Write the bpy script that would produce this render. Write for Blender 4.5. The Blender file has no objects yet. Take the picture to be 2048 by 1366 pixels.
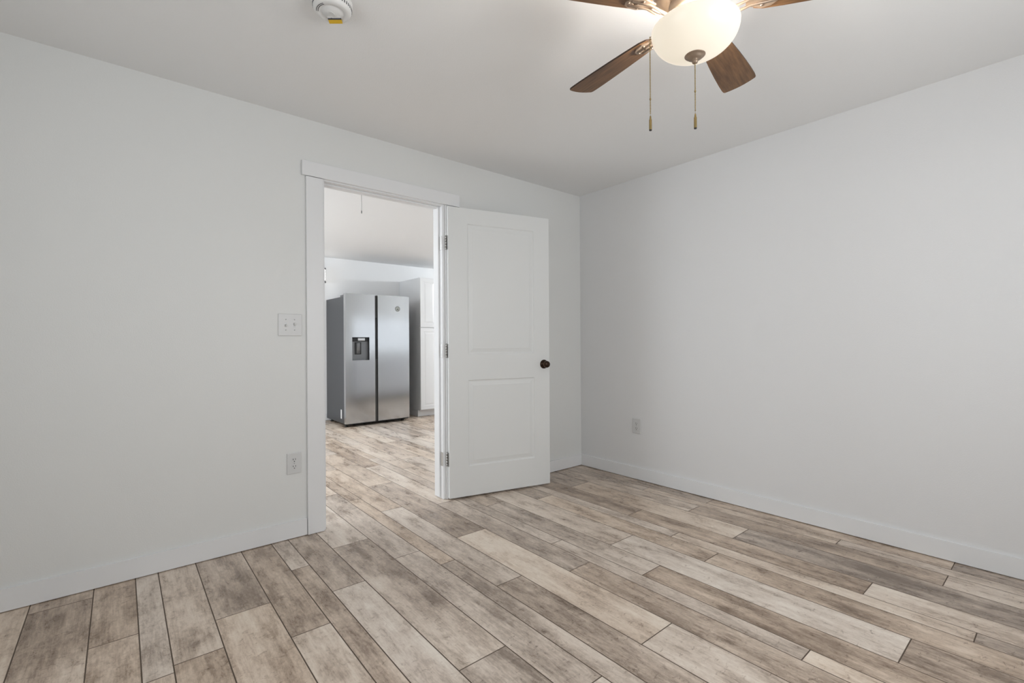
import bpy, bmesh, math, random
from mathutils import Vector, Matrix

# ------------------------------------------------------------------ camera
scene = bpy.context.scene
COL = scene.collection
CAM = Vector((-3.2233, -2.8952, 1.1225))
YAW, PITCH, ROLL = 0.694364, 0.00059, -0.006143
fwd = Vector((math.sin(YAW)*math.cos(PITCH), math.cos(YAW)*math.cos(PITCH), math.sin(PITCH)))
rgt0 = Vector((math.cos(YAW), -math.sin(YAW), 0))
up0 = rgt0.cross(fwd)
rgt = math.cos(ROLL)*rgt0 + math.sin(ROLL)*up0
up = -math.sin(ROLL)*rgt0 + math.cos(ROLL)*up0
cam_data = bpy.data.cameras.new('camera')
cam_data.sensor_width = 36.0
cam_data.lens = 941.35/2048*36.0
cam_data.clip_start = 0.02
cam = bpy.data.objects.new('camera', cam_data)
COL.objects.link(cam)
m = Matrix.Identity(4)
for i in range(3):
    m[i][0] = rgt[i]; m[i][1] = up[i]; m[i][2] = -fwd[i]; m[i][3] = CAM[i]
cam.matrix_world = m
scene.camera = cam

# ------------------------------------------------------------------ world, exposure, daylight
scene.view_settings.view_transform = 'Standard'
scene.view_settings.look = 'None'
scene.view_settings.gamma = 1.0
scene.view_settings.use_curve_mapping = False
scene.view_settings.exposure = 0.09
world = bpy.data.worlds.new('sky'); scene.world = world
world.use_nodes = True
bg = world.node_tree.nodes['Background']
bg.inputs[0].default_value = (0.86, 0.93, 1.0, 1)
bg.inputs[1].default_value = 0.5

CH = 2.44       # bedroom ceiling
KH = 2.362      # kitchen ceiling
XL, YB = -4.15, -3.75          # bedroom far-left wall, wall behind camera
KXL, KXR, KY = -4.15, 2.55, 4.06

def area(name, loc, rot, sx, sy, power, col=(1, 1, 1)):
    d = bpy.data.lights.new(name, 'AREA'); d.shape = 'RECTANGLE'; d.size = sx; d.size_y = sy
    d.energy = power; d.color = col
    o = bpy.data.objects.new(name, d); COL.objects.link(o); o.location = loc; o.rotation_euler = rot
    return o
H = math.pi/2
# daylight through the added, unseen windows (lamps sit just outside the panes)
area('daylight_added_window_behind', (-1.75, YB-0.20, 1.45), (H, 0, 0), 1.5, 1.25, 37, (0.95, 0.975, 1.0))
area('daylight_added_window_left', (XL-0.20, -1.75, 1.45), (H, 0, -H), 1.4, 1.25, 11.5, (0.95, 0.975, 1.0))
area('daylight_added_kitchen_window_left', (KXL-0.20, 2.1, 1.40), (H, 0, -H), 2.2, 1.5, 78, (0.88, 0.94, 1.0))
area('daylight_added_kitchen_window', (1.25, 0.0-0.06, 1.30), (H, 0, 0), 2.1, 0.76, 5.0, (0.90, 0.95, 1.0))

# ------------------------------------------------------------------ materials
def mat(name, col, rough=0.5, metal=0.0, spec=0.5, bump=None, var=None, coat=0.0):
    mm = bpy.data.materials.new(name); mm.use_nodes = True
    nt = mm.node_tree; b = nt.nodes['Principled BSDF']
    b.inputs['Base Color'].default_value = (*col, 1)
    b.inputs['Roughness'].default_value = rough
    b.inputs['Metallic'].default_value = metal
    b.inputs['Specular IOR Level'].default_value = spec
    b.inputs['Coat Weight'].default_value = coat
    if bump or var:
        tc = nt.nodes.new('ShaderNodeTexCoord')
    if bump:
        sc, st = bump
        n = nt.nodes.new('ShaderNodeTexNoise'); n.inputs['Scale'].default_value = sc; n.inputs['Detail'].default_value = 4
        nt.links.new(tc.outputs['Object'], n.inputs['Vector'])
        bp = nt.nodes.new('ShaderNodeBump'); bp.inputs['Strength'].default_value = st; bp.inputs['Distance'].default_value = 0.002
        nt.links.new(n.outputs['Fac'], bp.inputs['Height']); nt.links.new(bp.outputs['Normal'], b.inputs['Normal'])
    if var:
        sc, amt = var
        n2 = nt.nodes.new('ShaderNodeTexNoise'); n2.inputs['Scale'].default_value = sc; n2.inputs['Detail'].default_value = 3
        nt.links.new(tc.outputs['Object'], n2.inputs['Vector'])
        mx = nt.nodes.new('ShaderNodeMix'); mx.data_type = 'RGBA'
        mx.inputs[6].default_value = (*[c*(1-amt) for c in col], 1)
        mx.inputs[7].default_value = (*[min(1, c*(1+amt)) for c in col], 1)
        nt.links.new(n2.outputs['Fac'], mx.inputs[0]); nt.links.new(mx.outputs[2], b.inputs['Base Color'])
    return mm

M = {}
M['wall'] = mat('wall_paint', (0.795, 0.80, 0.785), 0.42, spec=0.3, bump=(190, 0.25), var=(0.9, 0.012))
M['wallr'] = mat('wall_paint_right', (0.80, 0.80, 0.80), 0.42, spec=0.3, bump=(190, 0.25), var=(0.9, 0.012))
M['ceil'] = mat('ceiling_paint', (0.90, 0.90, 0.895), 0.7, spec=0.2, bump=(150, 0.25), var=(0.7, 0.012))
M['kwall'] = mat('kitchen_wall_paint', (0.90, 0.90, 0.90), 0.5, spec=0.3, bump=(190, 0.2))
M['kceil'] = mat('kitchen_ceiling_paint', (0.88, 0.88, 0.88), 0.7, spec=0.2, bump=(150, 0.25))
M['trim'] = mat('trim_paint', (0.84, 0.845, 0.85), 0.35, spec=0.4, bump=(60, 0.06))
M['door'] = mat('door_paint', (0.80, 0.81, 0.80), 0.38, spec=0.4, bump=(60, 0.06))
M['plate'] = mat('plate_plastic', (0.69, 0.69, 0.685), 0.35)
M['slot'] = mat('socket_black', (0.02, 0.02, 0.02), 0.6)
M['toggle'] = mat('toggle_plastic', (0.70, 0.70, 0.69), 0.3)
M['screw'] = mat('screw_grey', (0.50, 0.50, 0.49), 0.4, 0.3)
M['nickel'] = mat('hinge_nickel', (0.50, 0.495, 0.48), 0.42, 1.0)
M['bronze'] = mat('knob_bronze', (0.035, 0.018, 0.010), 0.28, 0.7)
M['bronze_edge'] = mat('knob_worn_edge', (0.25, 0.13, 0.06), 0.3, 0.9)
M['fanmetal'] = mat('fan_metal', (0.36, 0.27, 0.20), 0.42, 0.55, var=(30, 0.25))
M['brass'] = mat('chain_brass', (0.36, 0.27, 0.12), 0.3, 1.0)
M['brassdark'] = mat('fob_dark', (0.05, 0.045, 0.04), 0.4, 0.3)
M['detector'] = mat('detector_plastic', (0.80, 0.80, 0.79), 0.4)
M['black'] = mat('black_plastic', (0.015, 0.015, 0.015), 0.35)
M['darkgrey'] = mat('dark_grey_plastic', (0.10, 0.10, 0.105), 0.35)
M['disp'] = mat('dispenser_grey', (0.22, 0.225, 0.235), 0.35, 0.3)
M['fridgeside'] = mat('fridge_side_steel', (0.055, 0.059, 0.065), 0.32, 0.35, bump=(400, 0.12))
M['cab'] = mat('cabinet_white', (0.80, 0.80, 0.80), 0.3)
M['cabside'] = mat('cabinet_side', (0.78, 0.785, 0.79), 0.4, bump=(200, 0.1))
M['lowcab'] = mat('base_cabinet_grey', (0.66, 0.67, 0.69), 0.4)
M['white'] = mat('white_label', (0.82, 0.82, 0.82), 0.5)
M['yellow'] = mat('yellow_label', (0.80, 0.50, 0.01), 0.5)
M['labeldark'] = mat('label_dark_band', (0.03, 0.035, 0.06), 0.5)
M['vinyl'] = mat('window_vinyl', (0.82, 0.82, 0.82), 0.35)

def steel():
    mm = bpy.data.materials.new('brushed_stainless'); mm.use_nodes = True
    nt = mm.node_tree; b = nt.nodes['Principled BSDF']
    b.inputs['Metallic'].default_value = 1.0
    b.inputs['Base Color'].default_value = (0.51, 0.515, 0.525, 1)
    b.inputs['Roughness'].default_value = 0.24
    tc = nt.nodes.new('ShaderNodeTexCoord'); mp = nt.nodes.new('ShaderNodeMapping')
    mp.inputs['Scale'].default_value = (2, 2, 420)
    n = nt.nodes.new('ShaderNodeTexNoise'); n.inputs['Scale'].default_value = 1.0; n.inputs['Detail'].default_value = 2
    nt.links.new(tc.outputs['Object'], mp.inputs[0]); nt.links.new(mp.outputs[0], n.inputs['Vector'])
    r = nt.nodes.new('ShaderNodeMapRange'); r.inputs['To Min'].default_value = 0.12; r.inputs['To Max'].default_value = 0.19
    nt.links.new(n.outputs['Fac'], r.inputs['Value']); nt.links.new(r.outputs[0], b.inputs['Roughness'])
    bp = nt.nodes.new('ShaderNodeBump'); bp.inputs['Strength'].default_value = 0.03; bp.inputs['Distance'].default_value = 0.001
    nt.links.new(n.outputs['Fac'], bp.inputs['Height']); nt.links.new(bp.outputs['Normal'], b.inputs['Normal'])
    return mm
M['steel'] = steel()

def glass():
    mm = bpy.data.materials.new('window_glass'); mm.use_nodes = True
    nt = mm.node_tree; nt.nodes.clear()
    o = nt.nodes.new('ShaderNodeOutputMaterial'); t = nt.nodes.new('ShaderNodeBsdfTransparent'); g = nt.nodes.new('ShaderNodeBsdfGlossy')
    g.inputs['Roughness'].default_value = 0.02
    mx = nt.nodes.new('ShaderNodeMixShader'); mx.inputs[0].default_value = 0.05
    nt.links.new(t.outputs[0], mx.inputs[1]); nt.links.new(g.outputs[0], mx.inputs[2]); nt.links.new(mx.outputs[0], o.inputs[0])
    return mm
M['glass'] = glass()

def lampglass(name, col, strength, base=(0.9, 0.88, 0.82)):
    mm = bpy.data.materials.new(name); mm.use_nodes = True
    nt = mm.node_tree; b = nt.nodes['Principled BSDF']
    b.inputs['Base Color'].default_value = (*base, 1); b.inputs['Roughness'].default_value = 0.25
    b.inputs['Emission Color'].default_value = (*col, 1); b.inputs['Emission Strength'].default_value = strength
    return mm
M['bowl'] = lampglass('frosted_lit_glass', (1.0, 0.88, 0.70), 0.55, (0.60, 0.58, 0.52))
M['bulb'] = lampglass('lit_bulb', (1.0, 0.84, 0.62), 12.0)
M['sconceglass'] = lampglass('sconce_lit_glass', (1.0, 0.98, 0.94), 0.9)

def walnut():
    mm = bpy.data.materials.new('fan_blade_walnut'); mm.use_nodes = True
    nt = mm.node_tree; b = nt.nodes['Principled BSDF']; b.inputs['Roughness'].default_value = 0.45
    tc = nt.nodes.new('ShaderNodeTexCoord'); mp = nt.nodes.new('ShaderNodeMapping')
    mp.inputs['Scale'].default_value = (6, 70, 70)
    n = nt.nodes.new('ShaderNodeTexNoise'); n.inputs['Scale'].default_value = 1; n.inputs['Detail'].default_value = 6; n.inputs['Roughness'].default_value = 0.65
    nt.links.new(tc.outputs['Object'], mp.inputs[0]); nt.links.new(mp.outputs[0], n.inputs['Vector'])
    cr = nt.nodes.new('ShaderNodeValToRGB')
    cr.color_ramp.elements[0].position = 0.3; cr.color_ramp.elements[0].color = (0.085, 0.040, 0.016, 1)
    cr.color_ramp.elements[1].position = 0.75; cr.color_ramp.elements[1].color = (0.26, 0.135, 0.058, 1)
    nt.links.new(n.outputs['Fac'], cr.inputs[0]); nt.links.new(cr.outputs[0], b.inputs['Base Color'])
    return mm
M['walnut'] = walnut()
M['bladeedge'] = mat('fan_blade_edge', (0.035, 0.018, 0.010), 0.5)

def floor_mat():
    mm = bpy.data.materials.new('floor_laminate'); mm.use_nodes = True
    nt = mm.node_tree; N = nt.nodes; L = nt.links; b = N['Principled BSDF']
    b.inputs['Specular IOR Level'].default_value = 0.45
    tone = N.new('ShaderNodeAttribute'); tone.attribute_name = 'tone'
    seed = N.new('ShaderNodeAttribute'); seed.attribute_name = 'seed'
    tc = N.new('ShaderNodeTexCoord')
    add = N.new('ShaderNodeVectorMath'); add.operation = 'ADD'
    sc = N.new('ShaderNodeVectorMath'); sc.operation = 'SCALE'; sc.inputs['Scale'].default_value = 37.0
    L.new(seed.outputs['Vector'], sc.inputs[0]); L.new(tc.outputs['Object'], add.inputs[0]); L.new(sc.outputs[0], add.inputs[1])
    def noise(scale, detail=5, rough=0.6, dist=0.0, s=1.0):
        mp = N.new('ShaderNodeMapping'); mp.inputs['Scale'].default_value = scale
        L.new(add.outputs[0], mp.inputs[0])
        n = N.new('ShaderNodeTexNoise'); n.inputs['Scale'].default_value = s; n.inputs['Detail'].default_value = detail
        n.inputs['Roughness'].default_value = rough; n.inputs['Distortion'].default_value = dist
        L.new(mp.outputs[0], n.inputs['Vector']); return n.outputs['Fac']
    def math_(op, a, bb, clamp=False):
        n = N.new('ShaderNodeMath'); n.operation = op; n.use_clamp = clamp
        for i, v in enumerate((a, bb)):
            if isinstance(v, (int, float)): n.inputs[i].default_value = v
            else: L.new(v, n.inputs[i])
        return n.outputs[0]
    def mr(v, a, bb, c, d):
        n = N.new('ShaderNodeMapRange'); n.interpolation_type = 'SMOOTHSTEP'
        L.new(v, n.inputs['Value']); n.inputs[1].default_value = a; n.inputs[2].default_value = bb
        n.inputs[3].default_value = c; n.inputs[4].default_value = d; return n.outputs[0]
    blot = noise((12, 3.6, 1), 9, 0.72, 0.12)          # worn paint blotches
    big = noise((16, 1.3, 1), 5, 0.62, 0.1)
    grain = noise((150, 7, 1), 4, 0.6, 0.2)           # fine grain along the plank
    fine = noise((95, 40, 1), 5, 0.75)
    tick = noise((26, 48, 1), 6, 0.8, 0.6)            # little cross-grain scuffs
    t = math_('ADD', tone.outputs['Fac'], math_('MULTIPLY', mr(blot, 0.35, 0.65, -0.5, 0.5), 0.40))
    t = math_('ADD', t, math_('MULTIPLY', math_('SUBTRACT', big, 0.5), 0.75))
    t = math_('ADD', t, math_('MULTIPLY', math_('SUBTRACT', grain, 0.5), 0.42))
    t = math_('ADD', t, math_('MULTIPLY', math_('SUBTRACT', fine, 0.5), 0.62))
    tk = mr(tick, 0.56, 0.70, 0.0, 0.44)
    t = math_('SUBTRACT', t, tk)
    cr = N.new('ShaderNodeValToRGB'); E = cr.color_ramp.elements
    E[0].position = 0.0; E[0].color = (0.185, 0.143, 0.108, 1)
    E[1].position = 1.0; E[1].color = (0.82, 0.745, 0.65, 1)
    for pos, c in ((0.22, (0.30, 0.242, 0.192, 1)), (0.45, (0.48, 0.402, 0.328, 1)), (0.68, (0.66, 0.572, 0.482, 1))):
        e = E.new(pos); e.color = c
    L.new(t, cr.inputs[0])
    # a little cool/warm drift from plank to plank
    hs = N.new('ShaderNodeHueSaturation'); hs.inputs['Hue'].default_value = 0.494; hs.inputs['Value'].default_value = 1.07; L.new(cr.outputs[0], hs.inputs['Color'])
    sx = N.new('ShaderNodeSeparateXYZ'); L.new(seed.outputs['Vector'], sx.inputs[0])
    L.new(mr(sx.outputs[1], 0, 1, 0.98, 1.30), hs.inputs['Saturation'])
    L.new(hs.outputs[0], b.inputs['Base Color'])
    L.new(mr(blot, 0.3, 0.7, 0.24, 0.38), b.inputs['Roughness'])
    bp = N.new('ShaderNodeBump'); bp.inputs['Strength'].default_value = 0.25; bp.inputs['Distance'].default_value = 0.0015
    L.new(grain, bp.inputs['Height']); L.new(bp.outputs['Normal'], b.inputs['Normal'])
    return mm
M['floor'] = floor_mat()
M['bevel'] = mat('floor_plank_bevel', (0.17, 0.125, 0.092), 0.6)
M['seam'] = mat('floor_seam', (0.09, 0.062, 0.042), 0.7)

# ------------------------------------------------------------------ mesh helpers
def box(bm, x0, x1, y0, y1, z0, z1, bev=0.0, mi=0, M4=None):
    vs = [bm.verts.new((x, y, z)) for x in (x0, x1) for y in (y0, y1) for z in (z0, z1)]
    fs = [(0, 1, 3, 2), (4, 6, 7, 5), (0, 4, 5, 1), (2, 3, 7, 6), (0, 2, 6, 4), (1, 5, 7, 3)]
    faces = [bm.faces.new([vs[i] for i in f]) for f in fs]
    for f in faces: f.material_index = mi
    if bev > 0:
        edges = list({e for f in faces for e in f.edges})
        r = bmesh.ops.bevel(bm, geom=edges, offset=bev, segments=2, affect='EDGES', profile=0.5)
        for f in r['faces']: f.material_index = mi
        vs = list({v for f in r['faces'] for v in f.verts} | {v for v in vs if v.is_valid})
    if M4 is not None:
        bmesh.ops.transform(bm, matrix=M4, verts=[v for v in vs if v.is_valid])
    return vs

def lathe(bm, prof, seg=48, M4=None, mi=0, smooth=True):
    """prof: list of (r, z); revolved round Z."""
    rings = []; allv = []
    for r, z in prof:
        if r < 1e-6:
            v = bm.verts.new((0, 0, z)); rings.append([v]); allv.append(v)
        else:
            ring = [bm.verts.new((r*math.cos(2*math.pi*i/seg), r*math.sin(2*math.pi*i/seg), z)) for i in range(seg)]
            rings.append(ring); allv += ring
    for a, b2 in zip(rings[:-1], rings[1:]):
        for i in range(seg):
            j = (i+1) % seg
            if len(a) == 1 and len(b2) == 1: continue
            if len(a) == 1: f = bm.faces.new((a[0], b2[j], b2[i]))
            elif len(b2) == 1: f = bm.faces.new((a[i], a[j], b2[0]))
            else: f = bm.faces.new((a[i], a[j], b2[j], b2[i]))
            f.smooth = smooth; f.material_index = mi
    if M4 is not None: bmesh.ops.transform(bm, matrix=M4, verts=allv)
    return allv

def prism(bm, pts, z0, z1, M4=None, mi=0, side_mi=None):
    a = [bm.verts.new((x, y, z0)) for x, y in pts]; b2 = [bm.verts.new((x, y, z1)) for x, y in pts]
    f = bm.faces.new(list(reversed(a))); f.material_index = mi
    f = bm.faces.new(b2); f.material_index = mi
    n = len(pts)
    for i in range(n):
        f = bm.faces.new((a[i], a[(i+1) % n], b2[(i+1) % n], b2[i])); f.material_index = mi if side_mi is None else side_mi
    if M4 is not None: bmesh.ops.transform(bm, matrix=M4, verts=a+b2)

def tube(bm, pts, r, seg=8, mi=0):
    pts = [Vector(q) for q in pts]; rings = []
    for i, q in enumerate(pts):
        d = (pts[min(i+1, len(pts)-1)] - pts[max(i-1, 0)]).normalized()
        a = d.cross(Vector((0, 0, 1)));
        if a.length < 1e-3: a = d.cross(Vector((1, 0, 0)))
        a.normalize(); b2 = d.cross(a)
        rings.append([bm.verts.new(q + r*(math.cos(2*math.pi*k/seg)*a + math.sin(2*math.pi*k/seg)*b2)) for k in range(seg)])
    for A, B in zip(rings[:-1], rings[1:]):
        for k in range(seg):
            f = bm.faces.new((A[k], A[(k+1) % seg], B[(k+1) % seg], B[k])); f.smooth = True; f.material_index = mi
    bm.faces.new(list(reversed(rings[0]))).material_index = mi; bm.faces.new(rings[-1]).material_index = mi

def obj(name, bm, mats, parent=None):
    me = bpy.data.meshes.new(name)
    bmesh.ops.recalc_face_normals(bm, faces=bm.faces)
    bm.to_mesh(me); bm.free()
    for q in (mats if isinstance(mats, (list, tuple)) else [mats]): me.materials.append(q)
    o = bpy.data.objects.new(name, me); COL.objects.link(o)
    if parent: o.parent = parent
    return o
def one(name, mats, parent=None, **k):
    bm = bmesh.new(); box(bm, *k['b'], bev=k.get('bev', 0)); return obj(name, bm, mats, parent)
def tag(o, label=None, cat=None, group=None, kind=None):
    if label: o['label'] = label
    if cat: o['category'] = cat
    if group: o['group'] = group
    if kind: o['kind'] = kind
    return o
def empty(name, loc=(0, 0, 0), rotz=0.0):
    o = bpy.data.objects.new(name, None); COL.objects.link(o); o.location = loc; o.rotation_euler = (0, 0, rotz)
    o.empty_display_size = 0.1; return o

# ------------------------------------------------------------------ walls, ceilings
def wall_with_holes(name, axis, at0, at1, u0, u1, z0, z1, holes, m_, label):
    """axis 'y': wall plane spans x in u0..u1, thickness y at0..at1; axis 'x': spans y."""
    us = sorted({u0, u1, *[h[0] for h in holes], *[h[1] for h in holes]})
    zs = sorted({z0, z1, *[h[2] for h in holes], *[h[3] for h in holes]})
    bm = bmesh.new()
    solid = {}
    for i in range(len(us)-1):
        for j in range(len(zs)-1):
            uc, zc = (us[i]+us[i+1])/2, (zs[j]+zs[j+1])/2
            solid[i, j] = not any(h[0] < uc < h[1] and h[2] < zc < h[3] for h in holes)
    def P(u, t, z): return (u, t, z) if axis == 'y' else (t, u, z)
    cache = {}
    def V(u, t, z):
        k = (round(u, 5), round(t, 5), round(z, 5))
        if k not in cache: cache[k] = bm.verts.new(P(u, t, z))
        return cache[k]
    for (i, j), s in solid.items():
        if not s: continue
        a, b2, c, d = us[i], us[i+1], zs[j], zs[j+1]
        for t in (at0, at1):
            bm.faces.new((V(a, t, c), V(b2, t, c), V(b2, t, d), V(a, t, d)))
        for (di, dj, q) in ((-1, 0, ((a, c), (a, d))), (1, 0, ((b2, c), (b2, d))), (0, -1, ((a, c), (b2, c))), (0, 1, ((a, d), (b2, d)))):
            if not solid.get((i+di, j+dj), False):
                bm.faces.new((V(q[0][0], at0, q[0][1]), V(q[1][0], at0, q[1][1]), V(q[1][0], at1, q[1][1]), V(q[0][0], at1, q[0][1])))
    return tag(obj(name, bm, m_), label, 'wall', kind='structure')

DX0, DX1, DZ = -2.292, -1.440, 2.112     # rough opening of the doorway
wall_with_holes('wall_left', 'y', 0.0, 0.12, XL, 0.12, 0, CH, [(DX0, DX1, 0, DZ)], M['wall'], 'pale grey painted wall with the open doorway to the kitchen')
wall_with_holes('wall_right', 'x', 0.0, 0.12, YB-0.12, 0.0, 0, CH, [], M['wallr'], 'plain pale grey wall to the right of the room corner')
wall_with_holes('wall_behind', 'y', YB-0.12, YB, XL-0.12, 0.0, 0, CH, [(-2.5, -1.0, 0.85, 2.1)], M['wall'], 'pale bedroom wall with an added window, behind the viewer')
wall_with_holes('wall_side', 'x', XL-0.12, XL, YB, 0.12, 0, CH, [(-2.45, -1.05, 0.85, 2.1)], M['wall'], 'pale bedroom wall with an added window, far to the left')
wall_with_holes('wall_kitchen_far', 'y', KY, KY+0.12, KXL-0.12, KXR+0.12, 0, CH, [], M['kwall'], 'pale kitchen wall behind the refrigerator')
wall_with_holes('wall_kitchen_left', 'x', KXL-0.12, KXL, 0.12, KY, 0, CH, [(1.0, 3.2, 0.6, 2.1)], M['wall'], 'kitchen side wall with a wide added window, out to the left')
wall_with_holes('wall_kitchen_right', 'x', KXR, KXR+0.12, 0.0, KY, 0, CH, [], M['wall'], 'kitchen side wall beyond the tall cabinet')
wall_with_holes('wall_kitchen_near', 'y', 0.0, 0.12, 0.12, KXR+0.12, 0, CH, [(0.2, 2.3, 0.92, 1.68)], M['wall'], 'kitchen wall with a small added window, facing the refrigerator')

bm = bmesh.new(); box(bm, XL-0.12, 0.12, YB-0.12, 0.12, CH, CH+0.1)
tag(obj('ceiling', bm, M['ceil']), 'pale grey bedroom ceiling above the fan', 'ceiling', kind='structure')
bm = bmesh.new(); box(bm, KXL, KXR, 0.12, KY, KH, KH+0.076)
tag(obj('ceiling_kitchen', bm, M['kceil']), 'bright kitchen ceiling seen through the doorway', 'ceiling', kind='structure')

# ------------------------------------------------------------------ windows, unseen, added to light both rooms
def window(name, axis, at, u0, u1, z0, z1, label):
    o = empty(name, (0, 0, 0)); tag(o, label, 'window', kind='structure')
    def P(b0, b1, t0, t1, c0, c1, bm): 
        if axis == 'y': box(bm, b0, b1, t0, t1, c0, c1, 0.003)
        else: box(bm, t0, t1, b0, b1, c0, c1, 0.003)
    bm = bmesh.new(); w = 0.045
    P(u0, u1, at-0.03, at+0.03, z0, z0+w, bm); P(u0, u1, at-0.03, at+0.03, z1-w, z1, bm)
    P(u0, u0+w, at-0.03, at+0.03, z0+w, z1-w, bm); P(u1-w, u1, at-0.03, at+0.03, z0+w, z1-w, bm)
    P(u0+w, u1-w, at-0.018, at+0.018, (z0+z1)/2-0.018, (z0+z1)/2+0.018, bm)
    obj('window_frame', bm, M['vinyl'], o)
    bm = bmesh.new()
    if axis == 'y': box(bm, u0+w, u1-w, at-0.002, at+0.002, z0+w, z1-w)
    else: box(bm, at-0.002, at+0.002, u0+w, u1-w, z0+w, z1-w)
    obj('pane', bm, M['glass'], o)
    return o
window('added_window_1', 'y', YB-0.07, -2.5, -1.0, 0.85, 2.1, 'unseen bedroom window added behind the viewer for daylight')
window('added_window_2', 'x', XL-0.07, -2.45, -1.05, 0.85, 2.1, 'unseen bedroom window added on the far left wall for daylight')
window('added_window_3', 'x', KXL-0.07, 1.0, 3.2, 0.6, 2.1, 'wide unseen kitchen window added left of the doorway for daylight')
window('added_window_4', 'y', 0.05, 0.2, 2.3, 0.92, 1.68, 'wide kitchen window added to be mirrored in the refrigerator')

# ------------------------------------------------------------------ floor: one surface of laminate planks
PER = 0.593; OFF = (0.0, 0.205, 0.353, 0.440); PL = 1.2475
JOINT = {  # end-joint position (one y value each) of the columns, by (period, strip)
 (0, 0): -0.10, (0, 1): -0.56, (0, 2): 0.33, (0, 3): -0.873, (1, 0): -0.654, (1, 1): -0.973, (1, 2): -0.409, (1, 3): -0.740,
 (2, 0): -0.292, (2, 1): -0.623, (2, 2): -0.836, (2, 3): 0.064, (3, 0): -0.611, (3, 1): -1.303, (3, 2): -1.024, (3, 3): -0.309,
 (4, 0): -1.245, (4, 1): -0.430, (4, 2): -0.150, (4, 3): -1.038, (5, 0): -0.393, (5, 1): -1.251, (5, 2): -0.793, (5, 3): -1.250}
TONES = {}
#TONES_BEGIN
TONES = {(0,0,-1):(.5,.5,.5,.42,.34), (0,0,0):(.45,.5,.5,.5,.5), (0,1,-1):(.45,.45,.45,.42,.42), (0,1,0):(.38,.42,.45,.45,.45),
 (0,2,-2):(.55,.55,.55,.55,.58), (0,2,-1):(.58,.6,.62,.62,.62), (0,2,0):(.62,.62,.6,.6,.6), (0,3,0):(.60,.62,.60,.58,.58),
 (0,3,-1):(.45,.45,.45,.45,.42), (1,0,0):(.40,.44,.48,.5,.5), (1,0,-1):(.5,.5,.52,.62,.66), (1,1,0):(.36,.42,.44,.44,.44),
 (1,1,-1):(.6,.6,.62,.62,.66), (1,2,0):(.66,.62,.6,.6,.6), (1,2,-1):(.52,.48,.48,.44,.5), (1,3,0):(.42,.42,.44,.5,.55),
 (1,3,-1):(.66,.68,.70,.72,.74), (2,0,0):(.70,.72,.72,.7,.7), (2,0,-1):(.6,.52,.52,.50,.42), (2,0,-2):(.45,.45,.45,.45,.42),  # plank in the doorway has floor glare put into its lighter tone
 (2,1,0):(.62,.58,.5,.5,.5), (2,1,-1):(.5,.5,.5,.46,.56), (2,2,0):(.62,.6,.5,.52,.6), (2,2,-1):(.62,.58,.58,.42,.38),
 (2,3,-1):(.55,.52,.62,.7,.74), (2,3,-2):(.45,.45,.52,.36,.46), (2,3,0):(.48,.5,.52,.6,.6), (3,0,0):(.26,.32,.48,.5,.42),
 (3,0,-1):(.76,.66,.70,.80,.78), (3,0,-2):(.6,.6,.6,.62,.76), (3,1,0):(.5,.40,.38,.45,.5), (3,1,-1):(.48,.48,.46,.5,.48),
 (3,1,1):(.72,.7,.7,.7,.65), (3,2,0):(.58,.55,.44,.42,.45), (3,2,-1):(.5,.56,.52,.46,.62), (3,2,-2):(.7,.7,.7,.7,.72),
 (3,3,0):(.5,.48,.5,.55,.6), (3,3,-1):(.66,.6,.42,.33,.40), (3,3,-2):(.4,.38,.36,.42,.38), (4,0,0):(.62,.62,.6,.62,.6),
 (4,0,-1):(.74,.72,.74,.64,.68), (4,0,-2):(.4,.4,.38,.36,.34), (4,1,0):(.44,.40,.42,.45,.5), (4,1,-1):(.42,.54,.62,.55,.64),
 (4,1,-2):(.5,.5,.36,.42,.5), (4,2,0):(.6,.6,.6,.6,.6), (4,2,-1):(.62,.62,.60,.58,.52), (4,2,-2):(.6,.66,.62,.6,.62),
 (4,2,-3):(.3,.3,.3,.3,.3), (4,3,0):(.32,.30,.30,.36,.38), (4,3,-1):(.34,.48,.44,.42,.34), (4,3,-2):(.65,.65,.65,.62,.72),
 (5,0,0):(.30,.42,.45,.5,.5), (5,0,-1):(.82,.74,.58,.46,.62), (5,0,-2):(.40,.34,.22,.30,.40), (5,1,-1):(.36,.34,.32,.40,.42),
 (5,1,0):(.62,.55,.5,.46,.42), (5,1,-2):(.65,.65,.65,.65,.66), (5,2,0):(.5,.46,.42,.45,.5), (5,2,-1):(.5,.5,.52,.62,.66),
 (5,2,-2):(.6,.6,.58,.6,.62), (5,3,0):(.44,.42,.40,.4,.45), (5,3,-1):(.5,.5,.5,.5,.46), (5,3,-2):(.4,.4,.4,.42,.42)}
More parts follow.
